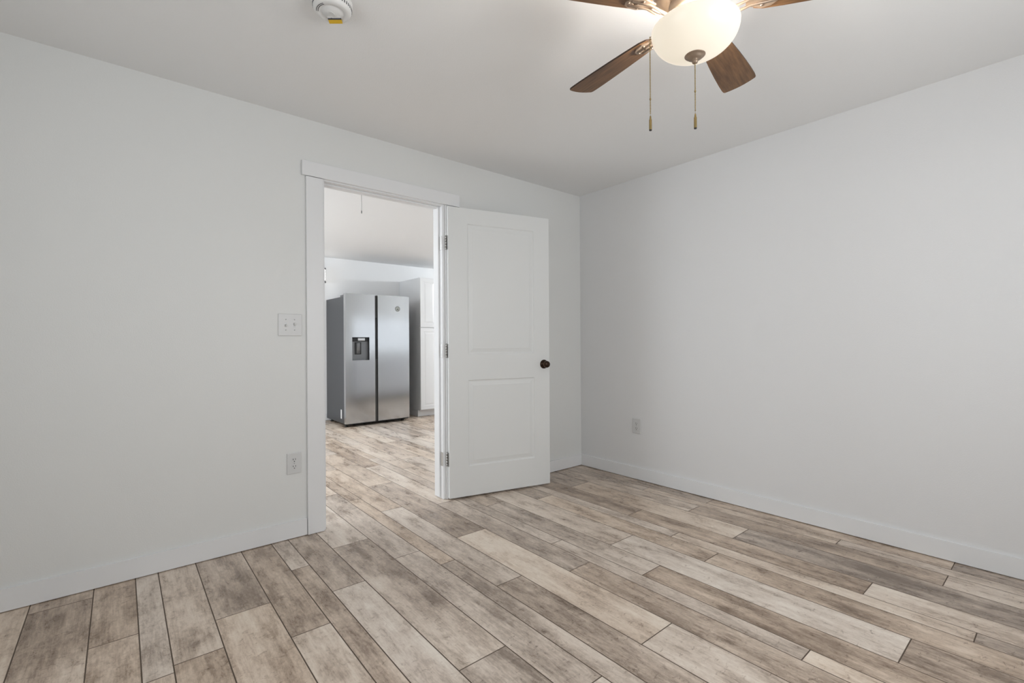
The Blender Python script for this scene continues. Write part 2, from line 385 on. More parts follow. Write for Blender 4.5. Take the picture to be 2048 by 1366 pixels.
BLOTS = [(-2.785, -0.538, 0.055, 0.1, -0.34), (-2.785, -0.29, 0.045, 0.09, -0.22), (-2.83, -0.045, 0.04, 0.08, -0.12), (-3.402, -0.227, 0.05, 0.11, -0.22),
 (-3.456, -0.571, 0.05, 0.14, -0.2), (-3.335, -0.673, 0.055, 0.16, 0.22), (-2.779, -1.094, 0.055, 0.2, -0.2), (-2.835, -0.938, 0.06, 0.22, 0.14),
 (-2.509, -0.789, 0.045, 0.11, -0.24), (-2.522, -1.204, 0.035, 0.13, -0.16), (-2.583, -1.19, 0.03, 0.12, 0.16), (-2.164, -1.083, 0.055, 0.1, -0.36),
 (-2.155, -0.729, 0.05, 0.14, -0.18), (-2.32, -0.78, 0.045, 0.12, 0.16), (-2.286, -1.327, 0.05, 0.16, 0.22), (-2.189, -1.389, 0.04, 0.12, -0.16),
 (-2.26, -1.552, 0.05, 0.1, 0.1), (-1.66, -1.564, 0.085, 0.12, -0.24), (-1.628, -1.073, 0.05, 0.12, 0.12), (-1.883, -1.296, 0.03, 0.1, -0.18),
 (-1.802, -1.494, 0.06, 0.1, -0.15), (-1.691, -1.791, 0.05, 0.12, -0.1), (-0.427, -2.285, 0.05, 0.2, -0.22), (-0.415, -1.835, 0.04, 0.16, -0.12),
 (-0.514, -0.823, 0.03, 0.2, -0.1), (-1.192, -1.858, 0.05, 0.1, -0.12), (-1.23, -2.141, 0.05, 0.12, -0.12), (-1.022, -0.985, 0.03, 0.15, -0.12),
 (-0.594, -1.3, 0.03, 0.12, -0.1), (-1.032, -2.61, 0.05, 0.15, -0.2), (-2.413, -1.04, 0.012, 0.035, -0.5), (-2.388, -1.219, 0.012, 0.03, -0.42),
 (-2.385, -1.328, 0.01, 0.02, -0.35), (-3.012, -0.785, 0.016, 0.02, -0.45), (-3.009, -0.679, 0.014, 0.03, -0.22), (-3.205, -0.279, 0.02, 0.008, -0.5),
 (-3.08, -0.381, 0.016, 0.05, -0.2), (-3.036, -0.492, 0.016, 0.03, -0.2), (-2.644, -1.298, 0.012, 0.03, -0.4), (-1.866, -1.167, 0.015, 0.02, -0.45),
 (-2.262, -1.462, 0.015, 0.04, -0.3), (-0.583, -2.024, 0.014, 0.02, -0.45), (-0.826, -1.899, 0.014, 0.02, -0.4), (-1.295, -1.949, 0.02, 0.02, -0.4),
 (-1.479, -2.052, 0.02, 0.02, -0.3), (-0.894, -2.29, 0.014, 0.02, -0.4), (-2.607, -0.161, 0.02, 0.03, -0.2), (-2.465, -0.282, 0.02, 0.04, -0.3),
 (-0.623, -0.864, 0.02, 0.04, -0.25), (-0.308, -0.888, 0.02, 0.03, -0.25)]
#TONES_END
def build_floor():
    rnd = random.Random(11)
    bm = bmesh.new()
    tl = bm.verts.layers.float.new('tone'); sl = bm.verts.layers.float_vector.new('seed')
    y0, y1 = YB-0.12, KY+0.12; x0, x1 = XL-0.12, KXR+0.12
    g = 0.0011; dp = 0.0009; ch = 0.0011
    k = -2
    while -3.525 + k*PER < x1:
        for s in range(4):
            xa = -3.525 + k*PER + OFF[s]; xb = -3.525 + k*PER + (OFF[s+1] if s < 3 else PER)
            xa, xb = max(xa, x0), min(xb, x1)
            if xb - xa < 0.01: continue
            j0 = JOINT.get((k, s), rnd.uniform(-1.2, 0))
            n0 = math.floor((y0 - j0)/PL)
            n = n0
            while j0 + n*PL < y1:
                ya, yb = max(j0+n*PL, y0), min(j0+(n+1)*PL, y1)
                if yb - ya > 0.01:
                    sd = (rnd.random(), rnd.random(), rnd.random())
                    prof = TONES.get((k, s, n))
                    base = rnd.uniform(0.45, 0.72)
                    if prof is None: prof = [base+rnd.uniform(-0.15, 0.15) for _ in range(3)]
                    fine = -3.7 < (ya+yb)/2 < 1.0 and -3.9 < xa < 0.1
                    ny = max(2, int((yb-ya)/(0.022 if fine else 0.12))); rows = []
                    ys = [ya+g, ya+g+ch] + [ya+(yb-ya)*i/ny for i in range(1, ny)] + [yb-g-ch, yb-g]
                    nx = 8 if fine else 2
                    xs = [xa+g, xa+g+ch] + [xa+(xb-xa)*i/nx for i in range(1, nx)] + [xb-g-ch, xb-g]
                    near = [q for q in BLOTS if fine and xa < q[0] < xb and ya-2*q[3] < q[1] < yb+2*q[3]]
                    for iy, y in enumerate(ys):
                        f = (y-(j0+n*PL))/PL*(len(prof)-1); i0 = min(max(int(f), 0), len(prof)-2) if len(prof) > 1 else 0
                        row = []
                        for ix, x in enumerate(xs):
                            edge = ix in (0, len(xs)-1) or iy in (0, len(ys)-1)
                            v = bm.verts.new((x, y, -dp if edge else 0))
                            ff = f-i0
                            tn = prof[i0]*(1-ff)+prof[min(i0+1, len(prof)-1)]*ff
                            for q in near:
                                d2 = ((x-q[0])/q[2])**2 + ((y-q[1])/q[3])**2
                                if d2 < 6: tn += q[4]*math.exp(-d2)
                            v[tl] = tn
                            v[sl] = sd; row.append(v)
                        rows.append(row)
                    for ir, (r0, r1) in enumerate(zip(rows[:-1], rows[1:])):
                        for a in range(len(xs)-1):
                            f_ = bm.faces.new((r0[a], r0[a+1], r1[a+1], r1[a]))
                            if a in (0, len(xs)-2) or ir in (0, len(rows)-2): f_.material_index = 2
                n += 1
        k += 1
    vs = [bm.verts.new(q) for q in ((x0, y0, -dp), (x1, y0, -dp), (x1, y1, -dp), (x0, y1, -dp))]
    f = bm.faces.new(vs); f.material_index = 1
    vb = [bm.verts.new((v.co.x, v.co.y, -0.1)) for v in vs]
    f = bm.faces.new(list(reversed(vb))); f.material_index = 1
    for i in range(4):
        f = bm.faces.new((vs[i], vb[i], vb[(i+1) % 4], vs[(i+1) % 4])); f.material_index = 1
    me = bpy.data.meshes.new('floor'); bm.to_mesh(me); bm.free()
    me.materials.append(M['floor']); me.materials.append(M['seam']); me.materials.append(M['bevel'])
    o = bpy.data.objects.new('floor', me); COL.objects.link(o)
    tag(o, 'weathered beige and grey wood-look plank floor', 'floor', kind='structure')
build_floor()

# ------------------------------------------------------------------ baseboards
BB = 0.099; BT = 0.013
def base(name, b, label):
    bm = bmesh.new(); box(bm, *b, bev=0)
    return tag(obj(name, bm, M['trim']), label, 'baseboard', kind='structure')
base('baseboard_left', (XL+BT, -2.388, -BT, 0.0, 0.0045, BB), 'white baseboard left of the doorway')
base('baseboard_corner', (-1.34, -BT, -BT, 0.0, 0.0045, BB), 'white baseboard behind the open door')
base('baseboard_right', (-BT, 0.0, YB, 0.0, 0.0045, BB), 'white baseboard along the right wall')
base('baseboard_behind', (XL, -BT, YB, YB+BT, 0.0045, BB), 'white baseboard behind the viewer')
base('baseboard_side', (XL, XL+BT, YB+BT, 0.0, 0.0045, BB), 'white baseboard under the added side window')
base('baseboard_kitchen', (KXL, 0.2, KY-BT, KY, 0.0045, BB), 'white kitchen baseboard behind the refrigerator')

# ------------------------------------------------------------------ doorway trim
t = tag(empty('trim_1', (-1.87, 0, 0)), 'flat white casing and jamb around the open doorway', 'door frame', kind='structure')
def tb(name, b, bev=0.0015):
    bm = bmesh.new(); box(bm, *b, bev=bev)
    bmesh.ops.translate(bm, verts=bm.verts, vec=(1.87, 0, 0)); return obj(name, bm, M['trim'], t)
tb('side_casing', (-2.384, -2.289, -0.018, 0.0, 0.002, 2.101))
tb('side_casing', (-1.436, -1.345, -0.018, 0.0, 0.002, 2.101))
tb('head_casing', (-2.407, -1.318, -0.021, 0.0, 2.104, 2.190))
tb('jamb', (-2.292, -2.276, -0.001, 0.121, 0.002, 2.096), 0.001)
tb('jamb', (-1.456, -1.440, -0.001, 0.121, 0.002, 2.096), 0.001)
tb('head_jamb', (-2.292, -1.440, -0.001, 0.121, 2.096, 2.112), 0.001)
tb('door_stop', (-2.276, -2.265, 0.042, 0.078, 0.012, 2.086), 0.002)
tb('door_stop', (-1.467, -1.456, 0.037, 0.078, 0.012, 2.086), 0.002)
tb('door_stop', (-2.276, -1.456, 0.037, 0.078, 2.086, 2.096), 0.002)

# ------------------------------------------------------------------ door (opened back towards the wall)
DA = math.radians(-13.65); DW = 0.824; DT = 0.035
door = tag(empty('door_1', (-1.436, -0.049, 0), DA), 'open white two-panel door swung back beside the corner', 'door', kind='structure')
def door_face(bm, W, z0, z1, panels, y, sgn):
    """face with moulded panels; y plane, depth goes +y (sgn=1) from the face"""
    us = sorted({0, W, *[q for pn in panels for q in pn[:2]]}); zs = sorted({z0, z1, *[q for pn in panels for q in pn[2:]]})
    cache = {}
    def V(a, d, c):
        k = (round(a, 5), round(d, 5), round(c, 5))
        if k not in cache: cache[k] = bm.verts.new((a, y+sgn*d, c))
        return cache[k]
    for i in range(len(us)-1):
        for j in range(len(zs)-1):
            uc, zc = (us[i]+us[i+1])/2, (zs[j]+zs[j+1])/2
            if any(pn[0] < uc < pn[1] and pn[2] < zc < pn[3] for pn in panels): continue
            bm.faces.new((V(us[i], 0, zs[j]), V(us[i+1], 0, zs[j]), V(us[i+1], 0, zs[j+1]), V(us[i], 0, zs[j+1])))
    for a, b2, c, d in panels:
        rings = []
        for ins, dep in ((0, 0), (0.006, 0.0055), (0.014, 0.0065), (0.038, 0.0022), (0.041, 0.0012)):
            rings.append([V(a+ins, dep, c+ins), V(b2-ins, dep, c+ins), V(b2-ins, dep, d-ins), V(a+ins, dep, d-ins)])
        for r0, r1 in zip(rings[:-1], rings[1:]):
            for q in range(4): bm.faces.new((r0[q], r0[(q+1) % 4], r1[(q+1) % 4], r1[q]))
        bm.faces.new(rings[-1])
def slab(parent):
    bm = bmesh.new(); z0, z1 = 0.013, 2.086
    pn = [(0.145, 0.690, 1.034, 1.976), (0.145, 0.690, 0.226, 0.848)]
    door_face(bm, DW, z0, z1, pn, 0.0, 1); door_face(bm, DW, z0, z1, pn, DT, -1)
    for q in (((0, 0, z0), (DW, 0, z0), (DW, DT, z0), (0, DT, z0)), ((0, 0, z1), (DW, 0, z1), (DW, DT, z1), (0, DT, z1)),
              ((0, 0, z0), (0, DT, z0), (0, DT, z1), (0, 0, z1)), ((DW, 0, z0), (DW, DT, z0), (DW, DT, z1), (DW, 0, z1))):
        bm.faces.new([bm.verts.new(w) for w in q])
    bmesh.ops.remove_doubles(bm, verts=bm.verts, dist=1e-5)
    return obj('door_slab', bm, M['door'], parent)
slab(door)
for zc in (1.831, 1.060, 0.287):
    bm = bmesh.new()
    # leaf on the door edge
    box(bm, -0.0015, 0.0005, 0.004, 0.031, zc-0.049, zc+0.049, 0.0006)
    # barrel with knuckles
    Mx = Matrix.Translation((-0.0075, DT-0.006, 0))
    for q in range(5):
        za = zc-0.049+q*0.0196
        lathe(bm, [(0, za+0.0008), (0.0058, za+0.0008), (0.0058, za+0.0188), (0, za+0.0188)], 14, Mx)
    lathe(bm, [(0, zc+0.049), (0.0045, zc+0.050), (0.0035, zc+0.054), (0, zc+0.055)], 12, Mx)
    h = obj('hinge', bm, M['nickel'], door)
    bm = bmesh.new()
    for dz in (-0.034, 0.0, 0.034):
        lathe(bm, [(0, -0.0022), (0.0035, -0.002), (0.0035, 0.0)], 10, Matrix.Translation((0, 0.011+(0.008 if dz == 0 else 0), zc+dz)) @ Matrix.Rotation(H, 4, 'Y'))
    obj('screw', bm, M['screw'], h)
for sgn, yy in ((-1, 0.0), (1, DT)):
    R_ = Matrix.Translation((0.775, yy, 0.947)) @ Matrix.Rotation(H if sgn < 0 else -H, 4, 'X')
    bm = bmesh.new()
    lathe(bm, [(0.0345, 0), (0.0345, 0.003), (0.033, 0.006), (0.026, 0.0075), (0.0245, 0.012), (0.014, 0.014), (0.0125, 0.026)], 40, R_)
    rs = obj('knob', bm, M['bronze'], door)
    rs['label'] = 'dark bronze door knob'
    bm = bmesh.new()
    lathe(bm, [(0.0125, 0.024), (0.020, 0.028), (0.0255, 0.034), (0.0262, 0.040)], 40, R_, 0)
    lathe(bm, [(0.0262, 0.040), (0.0268, 0.0415), (0.0262, 0.043)], 40, R_, 1)
    lathe(bm, [(0.0262, 0.043), (0.0255, 0.050), (0.0225, 0.056), (0.016, 0.060), (0.008, 0.062), (0, 0.0625)], 40, R_, 0)
    obj('knob_handle', bm, [M['bronze'], M['bronze_edge']], rs)
# hinge leaves let into the jamb
for zc in (1.831, 1.060, 0.287):
    bm = bmesh.new(); box(bm, -1.4575, -1.4555, 0.002, 0.034, zc-0.049, zc+0.049, 0.0006)
    bmesh.ops.translate(bm, verts=bm.verts, vec=(1.87, 0, 0)); obj('hinge_leaf', bm, M['nickel'], t)

# ------------------------------------------------------------------ switch and outlets
def toggle_plate():
    W, Hh = 0.128, 0.126
    o = tag(empty('light_switch', (-2.4725, 0, 1.2275)), 'white double light switch left of the door casing', 'light switch')
    bm = bmesh.new(); box(bm, -W/2, W/2, -0.006, 0, -Hh/2, Hh/2, 0.003); obj('cover_plate', bm, M['plate'], o)
    for i, sx in enumerate((-0.0235, 0.0235)):
        bm = bmesh.new(); box(bm, sx-0.0055, sx+0.0055, -0.0065, -0.0058, -0.013, 0.013, 0.0)
        obj('switch_slot', bm, M['screw'], o)
        s = 1 if i == 0 else -1
        bm = bmesh.new(); box(bm, -0.0042, 0.0042, -0.016, 0.0, -0.005, 0.005, 0.0015, M4=Matrix.Translation((sx, -0.004, 0)) @ Matrix.Rotation(s*0.45, 4, 'X'))
        obj('toggle', bm, M['toggle'], o)
        for zz in (-0.030, 0.030):
            bm = bmesh.new(); lathe(bm, [(0.0033, 0), (0.0033, 0.0006), (0, 0.0012)], 12, Matrix.Translation((sx, -0.006, zz)) @ Matrix.Rotation(H, 4, 'X'))
            obj('screw', bm, M['screw'], o)
toggle_plate()
def outlet(loc, rz, label):
    W, Hh = 0.079, 0.121
    o = tag(empty('power_outlet', loc, rz), label, 'power outlet', 'duplex outlets low on the walls')
    bm = bmesh.new(); box(bm, -W/2, W/2, -0.006, 0, -Hh/2, Hh/2, 0.003); obj('cover_plate', bm, M['plate'], o)
    for zc in (0.0197, -0.0197):
        bm = bmesh.new()
        pts = []
        for i in range(32):
            a = 2*math.pi*i/32; pts.append((0.0172*math.cos(a), max(-0.0142, min(0.0142, 0.0172*math.sin(a)))))
        prism(bm, pts, 0, 0.0022, Matrix.Translation((0, -0.0055, zc)) @ Matrix.Rotation(H, 4, 'X'))
        s = obj('socket', bm, M['plate'], o)
        bm = bmesh.new()
        box(bm, -0.0078, -0.0050, -0.0081, -0.0070, zc-0.001, zc+0.0085); box(bm, 0.0052, 0.0078, -0.0081, -0.0070, zc, zc+0.0078)
        prism(bm, [(0.0028*math.cos(a), 0.0028*math.sin(a)) for a in [i*math.pi/8 for i in range(16)]], 0, 0.0011,
              Matrix.Translation((0, -0.0070, zc-0.0078)) @ Matrix.Rotation(H, 4, 'X'))
        obj('slots', bm, M['slot'], s)
    bm = bmesh.new(); lathe(bm, [(0.003, 0), (0.003, 0.0006), (0, 0.0011)], 12, Matrix.Translation((0, -0.006, 0)) @ Matrix.Rotation(H, 4, 'X'))
    obj('screw', bm, M['screw'], o)
outlet((-2.455, 0, 0.430), 0, 'white power outlet beside the left door casing')
outlet((0, -0.603, 0.432), -H, 'white power outlet low on the right wall')

# ------------------------------------------------------------------ smoke detector
sd = tag(empty('smoke_detector', (-2.588, -1.062, CH), math.radians(-39)), 'round white smoke detector with a yellow tag on the ceiling', 'smoke detector')
bm = bmesh.new(); lathe(bm, [(0, 0), (0.074, 0), (0.074, -0.010), (0.070, -0.013)], 64); obj('mounting_base', bm, M['detector'], sd)
bm = bmesh.new()
lathe(bm, [(0.070, -0.011), (0.0715, -0.018), (0.070, -0.034), (0.065, -0.043), (0.060, -0.0455), (0.046, -0.046), (0.0445, -0.0445), (0.038, -0.0445), (0.0365, -0.048), (0, -0.0495)], 64)
obj('cover', bm, M['detector'], sd)
bm = bmesh.new()
for i in range(44):
    a = 2*math.pi*i/44
    box(bm, 0.0700, 0.0718, -0.0018, 0.0018, -0.031, -0.020, M4=Matrix.Rotation(a, 4, 'Z'))
for r0 in (0.050, 0.056):
    for i in range(10):
        a = math.radians(198+i*6)
        box(bm, r0, r0+0.0022, -0.0024, 0.0024, -0.0468, -0.0455, M4=Matrix.Rotation(a, 4, 'Z'))
obj('vent_slots', bm, M['darkgrey'], sd)
bm = bmesh.new()
prism(bm, [(0.016*math.cos(i*math.pi/12)+0.004*0, 0.008*math.sin(i*math.pi/12)) for i in range(24)], -0.0512, -0.0485, Matrix.Rotation(math.radians(75), 4, 'Z'))
obj('test_button', bm, M['toggle'], sd)
bm = bmesh.new(); lathe(bm, [(0.0024, -0.0485), (0.0024, -0.0497), (0, -0.0500)], 12, Matrix.Translation((-0.012, 0.022, 0))); obj('indicator_light', bm, M['labeldark'], sd)
# tag in world directions: built relative to the detector centre
dd = Matrix.Rotation(math.radians(39), 4, 'Z')
bm = bmesh.new()
ex = Vector((0.77, -0.64, 0)); ey = Vector((-0.40, -0.66, 0)); org = Vector((-0.007+0.0, 0.034, -0.0485))
def quadbox(bm, a, b2, c, d, mi):
    P = [org + ex*u + ey*-v for u, v in ((a, c), (b2, c), (b2, d), (a, d))]
    v0 = [bm.verts.new(q) for q in P]; v1 = [bm.verts.new(q+Vector((0, 0, -0.0012))) for q in P]
    for f in ([v0[3], v0[2], v0[1], v0[0]], v1, *[[v0[i], v0[(i+1) % 4], v1[(i+1) % 4], v1[i]] for i in range(4)]):
        bm.faces.new(f).material_index = mi
quadbox(bm, 0, 0.052, -0.011, 0.0, 2); quadbox(bm, 0, 0.052, 0.0, 0.012, 1); quadbox(bm, 0, 0.052, 0.012, 0.042, 0)
bmesh.ops.transform(bm, matrix=dd, verts=bm.verts)
lb = obj('tag_label', bm, [M['yellow'], M['labeldark'], M['white']], sd); lb['label'] = 'yellow tag with a black band'

# ------------------------------------------------------------------ ceiling fan
FX, FY, FZ = -1.783, -2.104, 2.186
fan = tag(empty('ceiling_fan', (FX, FY, CH)), 'five-bladed walnut ceiling fan with a lit glass bowl', 'ceiling fan')
def dz(z): return z-CH
bm = bmesh.new()
lathe(bm, [(0, 0), (0.088, 0), (0.092, -0.012), (0.090, -0.040), (0.108, -0.060), (0.128, -0.085), (0.134, -0.120), (0.132, -0.165), (0.122, -0.190), (0.100, -0.204), (0.078, -0.210), (0, -0.210)], 64)
obj('motor_housing', bm, M['fanmetal'], fan)
bm = bmesh.new()
lathe(bm, [(0.072, -0.208), (0.080, -0.222), (0.082, -0.255), (0.074, -0.270), (0.050, -0.276), (0.046, -0.296), (0.030, -0.300), (0, -0.300)], 48)
obj('switch_housing', bm, M['fanmetal'], fan)
# bulbs on short sockets inside the bowl
for i in range(2):
    a = math.radians(35+180*i)
    bm = bmesh.new(); Mx = Matrix.Translation((0.050*math.cos(a), 0.050*math.sin(a), -0.300))
    lathe(bm, [(0, 0.004), (0.017, 0.004), (0.017, -0.014), (0.013, -0.018)], 20, Mx); so = obj('bulb_socket', bm, M['fanmetal'], fan)
    bm = bmesh.new(); lathe(bm, [(0.010, -0.016), (0.015, -0.024), (0.019, -0.034), (0.018, -0.044), (0.010, -0.052), (0, -0.054)], 20, Mx); obj('bulb', bm, M['bulb'], so)
# glass bowl: thin shell with an open top
RB, ZR, HB = 0.136, 2.137, 0.090
pr = []
for i in range(15):
    f = i/14*math.pi/2; pr.append((RB*math.cos(f)**0.92 if i < 14 else 0.012, dz(ZR)-HB*math.sin(f)))
inner = [(max(0.012, r*0.965), z+0.004) for r, z in reversed(pr)]
bm = bmesh.new(); lathe(bm, pr + inner + [pr[0]], 72); obj('glass_bowl', bm, M['bowl'], fan)
bm = bmesh.new(); tube(bm, [(0, 0, -0.298), (0, 0, dz(ZR)-HB-0.002)], 0.004, 10)
zt = dz(ZR)-HB
lathe(bm, [(0, zt+0.010), (0.033, zt+0.009), (0.0345, zt+0.004), (0.029, zt-0.001), (0.024, zt-0.002), (0.023, zt-0.006), (0.013, zt-0.010), (0.008, zt-0.011), (0.0085, zt-0.014), (0.0095, zt-0.018), (0.008, zt-0.022), (0.003, zt-0.025), (0, zt-0.0255)], 36)
obj('finial', bm, M['fanmetal'], fan)

def chain(x, y, z0, z1, zc):
    c = bmesh.new()
    n = int((z0-z1-0.050)/0.0052)
    for i in range(n):
        z = z0-i*0.0052
        r = 0.0022
        if abs(z-zc) < 0.003: r = 0.0034
        lathe(c, [(0, z+r), (r*0.8, z+r*0.6), (r, z), (r*0.8, z-r*0.6), (0, z-r)], 8, Matrix.Translation((x, y, 0)))
    tube(c, [(x, y, z0), (x, y, z1+0.03)], 0.0006, 6)
    o = obj('pull_chain', c, M['brass'], fan)
    c = bmesh.new(); T = Matrix.Translation((x, y, 0))
    lathe(c, [(0, z1+0.050), (0.0022, z1+0.049), (0.0032, z1+0.040), (0.0034, z1+0.0375), (0.0046, z1+0.0365), (0.0048, z1+0.003)], 20, T, 0)
    lathe(c, [(0.0048, z1+0.003), (0.0042, z1), (0, z1)], 20, T, 1)
    obj('chain_fob', c, [M['brass'], M['brassdark']], o)
chain(0, 0, zt-0.0255, dz(1.811), dz(1.935))
cx, cy = -rgt0.x*0.130 + fwd.x*0.054, -rgt0.y*0.130 + fwd.y*0.054
bm = bmesh.new(); dcc = Vector((cx, cy, 0)).normalized()
tube(bm, [dcc*0.070+Vector((0, 0, -0.262)), dcc*0.115+Vector((0, 0, -0.290)), Vector((cx, cy, -0.2965))], 0.0016, 8)
obj('chain_guide', bm, M['fanmetal'], fan)
chain(cx, cy, -0.296, dz(1.830), dz(1.935))

TH0, PT = 1.445, -0.204
RT, WT = 0.560, 0.0640
def blade_outline():
    right = []
    for r, w in ((0.165, 0.020), (0.175, 0.034), (0.20, 0.043), (0.26, 0.0495), (0.34, 0.0560), (0.42, 0.0610), (0.49, 0.0642), (0.535, 0.0650), (0.552, 0.0640), (0.560, 0.0600)):
        right.append((r, w))
    tip = [(0.5655, 0.040), (0.569, 0.018), (0.570, 0.0), (0.569, -0.018), (0.5655, -0.040)]
    left = [(r, -w) for r, w in reversed(right)]
    return right + tip + left
for i in range(5):
    th = TH0 + math.radians(72)*i
    bl = empty('fan_blade', (0, 0, dz(FZ)))
    COL.objects.unlink(bl); bpy.data.objects.remove(bl)
    Mx = Matrix.Translation((0, 0, dz(FZ))) @ Matrix.Rotation(th, 4, 'Z') @ Matrix.Rotation(PT, 4, 'X')
    bm = bmesh.new(); prism(bm, blade_outline(), 0.0, 0.006, None, 0, 1)
    b_ = obj('fan_blade', bm, [M['walnut'], M['bladeedge']], fan)
    b_.matrix_local = Mx
    # blade iron: arm plus a rounded plate with a diamond cut-out under the blade root
    bm = bmesh.new()
    def plate(zc, th_):
        outer = [(0.150, -0.016), (0.175, -0.024), (0.196, -0.034), (0.222, -0.032), (0.240, -0.020), (0.247, 0.0),
                 (0.240, 0.020), (0.222, 0.032), (0.196, 0.034), (0.175, 0.024), (0.150, 0.016)]
        hole = [(0.205, 0.0), (0.2155, -0.008), (0.226, 0.0), (0.2155, 0.008)]
        lo = [bm.verts.new((x, y, zc)) for x, y in outer]; hi = [bm.verts.new((x, y, zc+th_)) for x, y in outer]
        hl = [bm.verts.new((x, y, zc)) for x, y in hole]; hh = [bm.verts.new((x, y, zc+th_)) for x, y in hole]
        n = len(outer)
        for q in range(n): bm.faces.new((lo[q], lo[(q+1) % n], hi[(q+1) % n], hi[q]))
        for q in range(4): bm.faces.new((hl[q], hl[(q+1) % 4], hh[(q+1) % 4], hh[q]))
        for O, Hl in ((lo, hl), (hi, hh)):
            bm.faces.new((O[10], O[0], Hl[0]))
            bm.faces.new((O[0], O[1], O[2], Hl[1], Hl[0])); bm.faces.new((O[2], O[3], O[4], Hl[1]))
            bm.faces.new((O[4], O[5], Hl[2], Hl[1])); bm.faces.new((O[5], O[6], Hl[3], Hl[2]))
            bm.faces.new((O[6], O[7], O[8], Hl[3])); bm.faces.new((O[8], O[9], O[10], Hl[0], Hl[3]))
    plate(-0.006, 0.0055)
    for yy in (-0.010, 0.010):
        tube(bm, [(0.075, yy*0.8, -0.014), (0.105, yy, -0.022), (0.135, yy*1.2, -0.016), (0.165, yy*1.2, -0.007), (0.232, yy*1.3, -0.007)], 0.0042, 8)
    for (sx_, sy_) in ((0.196, 0.022), (0.196, -0.022), (0.237, 0.0)):
        lathe(bm, [(0.004, -0.006), (0.004, -0.008), (0, -0.009)], 10, Matrix.Translation((sx_, sy_, 0)))
    obj('blade_iron', bm, M['fanmetal'], b_)

# fan lamp light (bulbs inside the bowl)
for i in range(2):
    a = math.radians(35+180*i)
    d = bpy.data.lights.new('fan_bulb_light', 'POINT'); d.energy = 6.8; d.color = (1.0, 0.96, 0.91); d.shadow_soft_size = 0.02
    o = bpy.data.objects.new('fan_bulb_light', d); COL.objects.link(o)
    o.location = (FX+0.085*math.cos(a), FY+0.085*math.sin(a), 2.118)

# ------------------------------------------------------------------ kitchen: refrigerator
RX, RY = -0.946, 3.258
fr = tag(empty('refrigerator', (RX, RY, 0)), 'stainless side-by-side refrigerator with a water dispenser, in the kitchen', 'refrigerator')
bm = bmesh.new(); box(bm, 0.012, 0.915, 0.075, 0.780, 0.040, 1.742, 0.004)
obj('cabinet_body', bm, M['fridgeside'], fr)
def door_panel(name, x0, x1, hole=None):
    bm = bmesh.new(); z0, z1 = 0.049, 1.778
    n = 10
    def bow(x): return 0.006*((2*(x-x0)/(x1-x0)-1)**2)*0.6
    xs = [x0+(x1-x0)*i/n for i in range(n+1)]; zs = [z0, z1]
    if hole:
        xs = sorted([q for q in xs if not any(abs(q-h) < 0.015 for h in hole[:2])] + list(hole[:2])); zs = [z0, hole[2], hole[3], z1]
    cache = {}
    def V(x, y, z):
        k = (round(x, 5), round(y, 5), round(z, 5))
        if k not in cache: cache[k] = bm.verts.new((x, y, z))
        return cache[k]
    for a, b2 in zip(xs[:-1], xs[1:]):
        for c, d in zip(zs[:-1], zs[1:]):
            if hole and hole[0] <= a and b2 <= hole[1]+1e-6 and c == hole[2]: continue
            f = bm.faces.new((V(a, bow(a), c), V(b2, bow(b2), c), V(b2, bow(b2), d), V(a, bow(a), d))); f.smooth = True
    yb = 0.064
    cache = {}
    for c in (z0, z1):
        bm.faces.new([bm.verts.new((x, bow(x), c)) for x in xs] + [bm.verts.new((x1, yb, c)), bm.verts.new((x0, yb, c))])
    for x in (x0, x1):
        bm.faces.new([bm.verts.new((x, bow(x), z)) for z in zs] + [bm.verts.new((x, yb, z1)), bm.verts.new((x, yb, z0))])
    bm.faces.new((V(x0, yb, z0), V(x1, yb, z0), V(x1, yb, z1), V(x0, yb, z1)))
    return obj(name, bm, M['steel'], fr)
HOLE = (0.089, 0.326, 0.887, 1.196)
ld = door_panel('freezer_door', 0.0, 0.408, HOLE)
rd = door_panel('fridge_door', 0.448, 0.922)
# dispenser recess (sits inside the freezer door)
bm = bmesh.new(); x0, x1, z0, z1 = HOLE; yb = 0.058
for q, mi in ((((x0, 0.003, z0), (x0, yb, z0), (x0, yb, z1), (x0, 0.003, z1)), 0), (((x1, 0.003, z0), (x1, yb, z0), (x1, yb, z1), (x1, 0.003, z1)), 0),
              (((x0, 0.003, z1), (x1, 0.003, z1), (x1, yb, z1), (x0, yb, z1)), 0), (((x0, 0.003, z0), (x1, 0.003, z0), (x1, yb, z0), (x0, yb, z0)), 0),
              (((x0, yb, z0), (x1, yb, z0), (x1, yb, z1), (x0, yb, z1)), 1)):
    f = bm.faces.new([bm.verts.new(w) for w in q]); f.material_index = mi
dr = obj('water_dispenser', bm, [M['black'], M['disp']], ld)
bm = bmesh.new(); box(bm, x0+0.003, x1-0.003, 0.030, yb-0.001, 1.140, z1-0.002, 0.004); obj('dispenser_head', bm, M['black'], dr)
dh = None
bm = bmesh.new(); box(bm, 0.175, 0.272, 0.018, 0.032, 1.150, 1.186, 0.004); obj('ice_chute', bm, mat('chute_silver', (0.62, 0.62, 0.63), 0.3, 0.6), ld)
bm = bmesh.new(); box(bm, 0.144, 0.232, 0.050, yb-0.0005, 0.965, 1.128, 0.004); obj('paddle_recess', bm, M['black'], ld)
bm = bmesh.new()
lathe(bm, [(0, 1.122), (0.028, 1.120), (0.030, 1.112), (0.030, 0.975), (0, 0.972)], 24, Matrix.Translation((0.192, 0.062, 0)) @ Matrix.Scale(0.7, 4, (0, 1, 0)))
obj('dispenser_paddle', bm, M['disp'], ld)
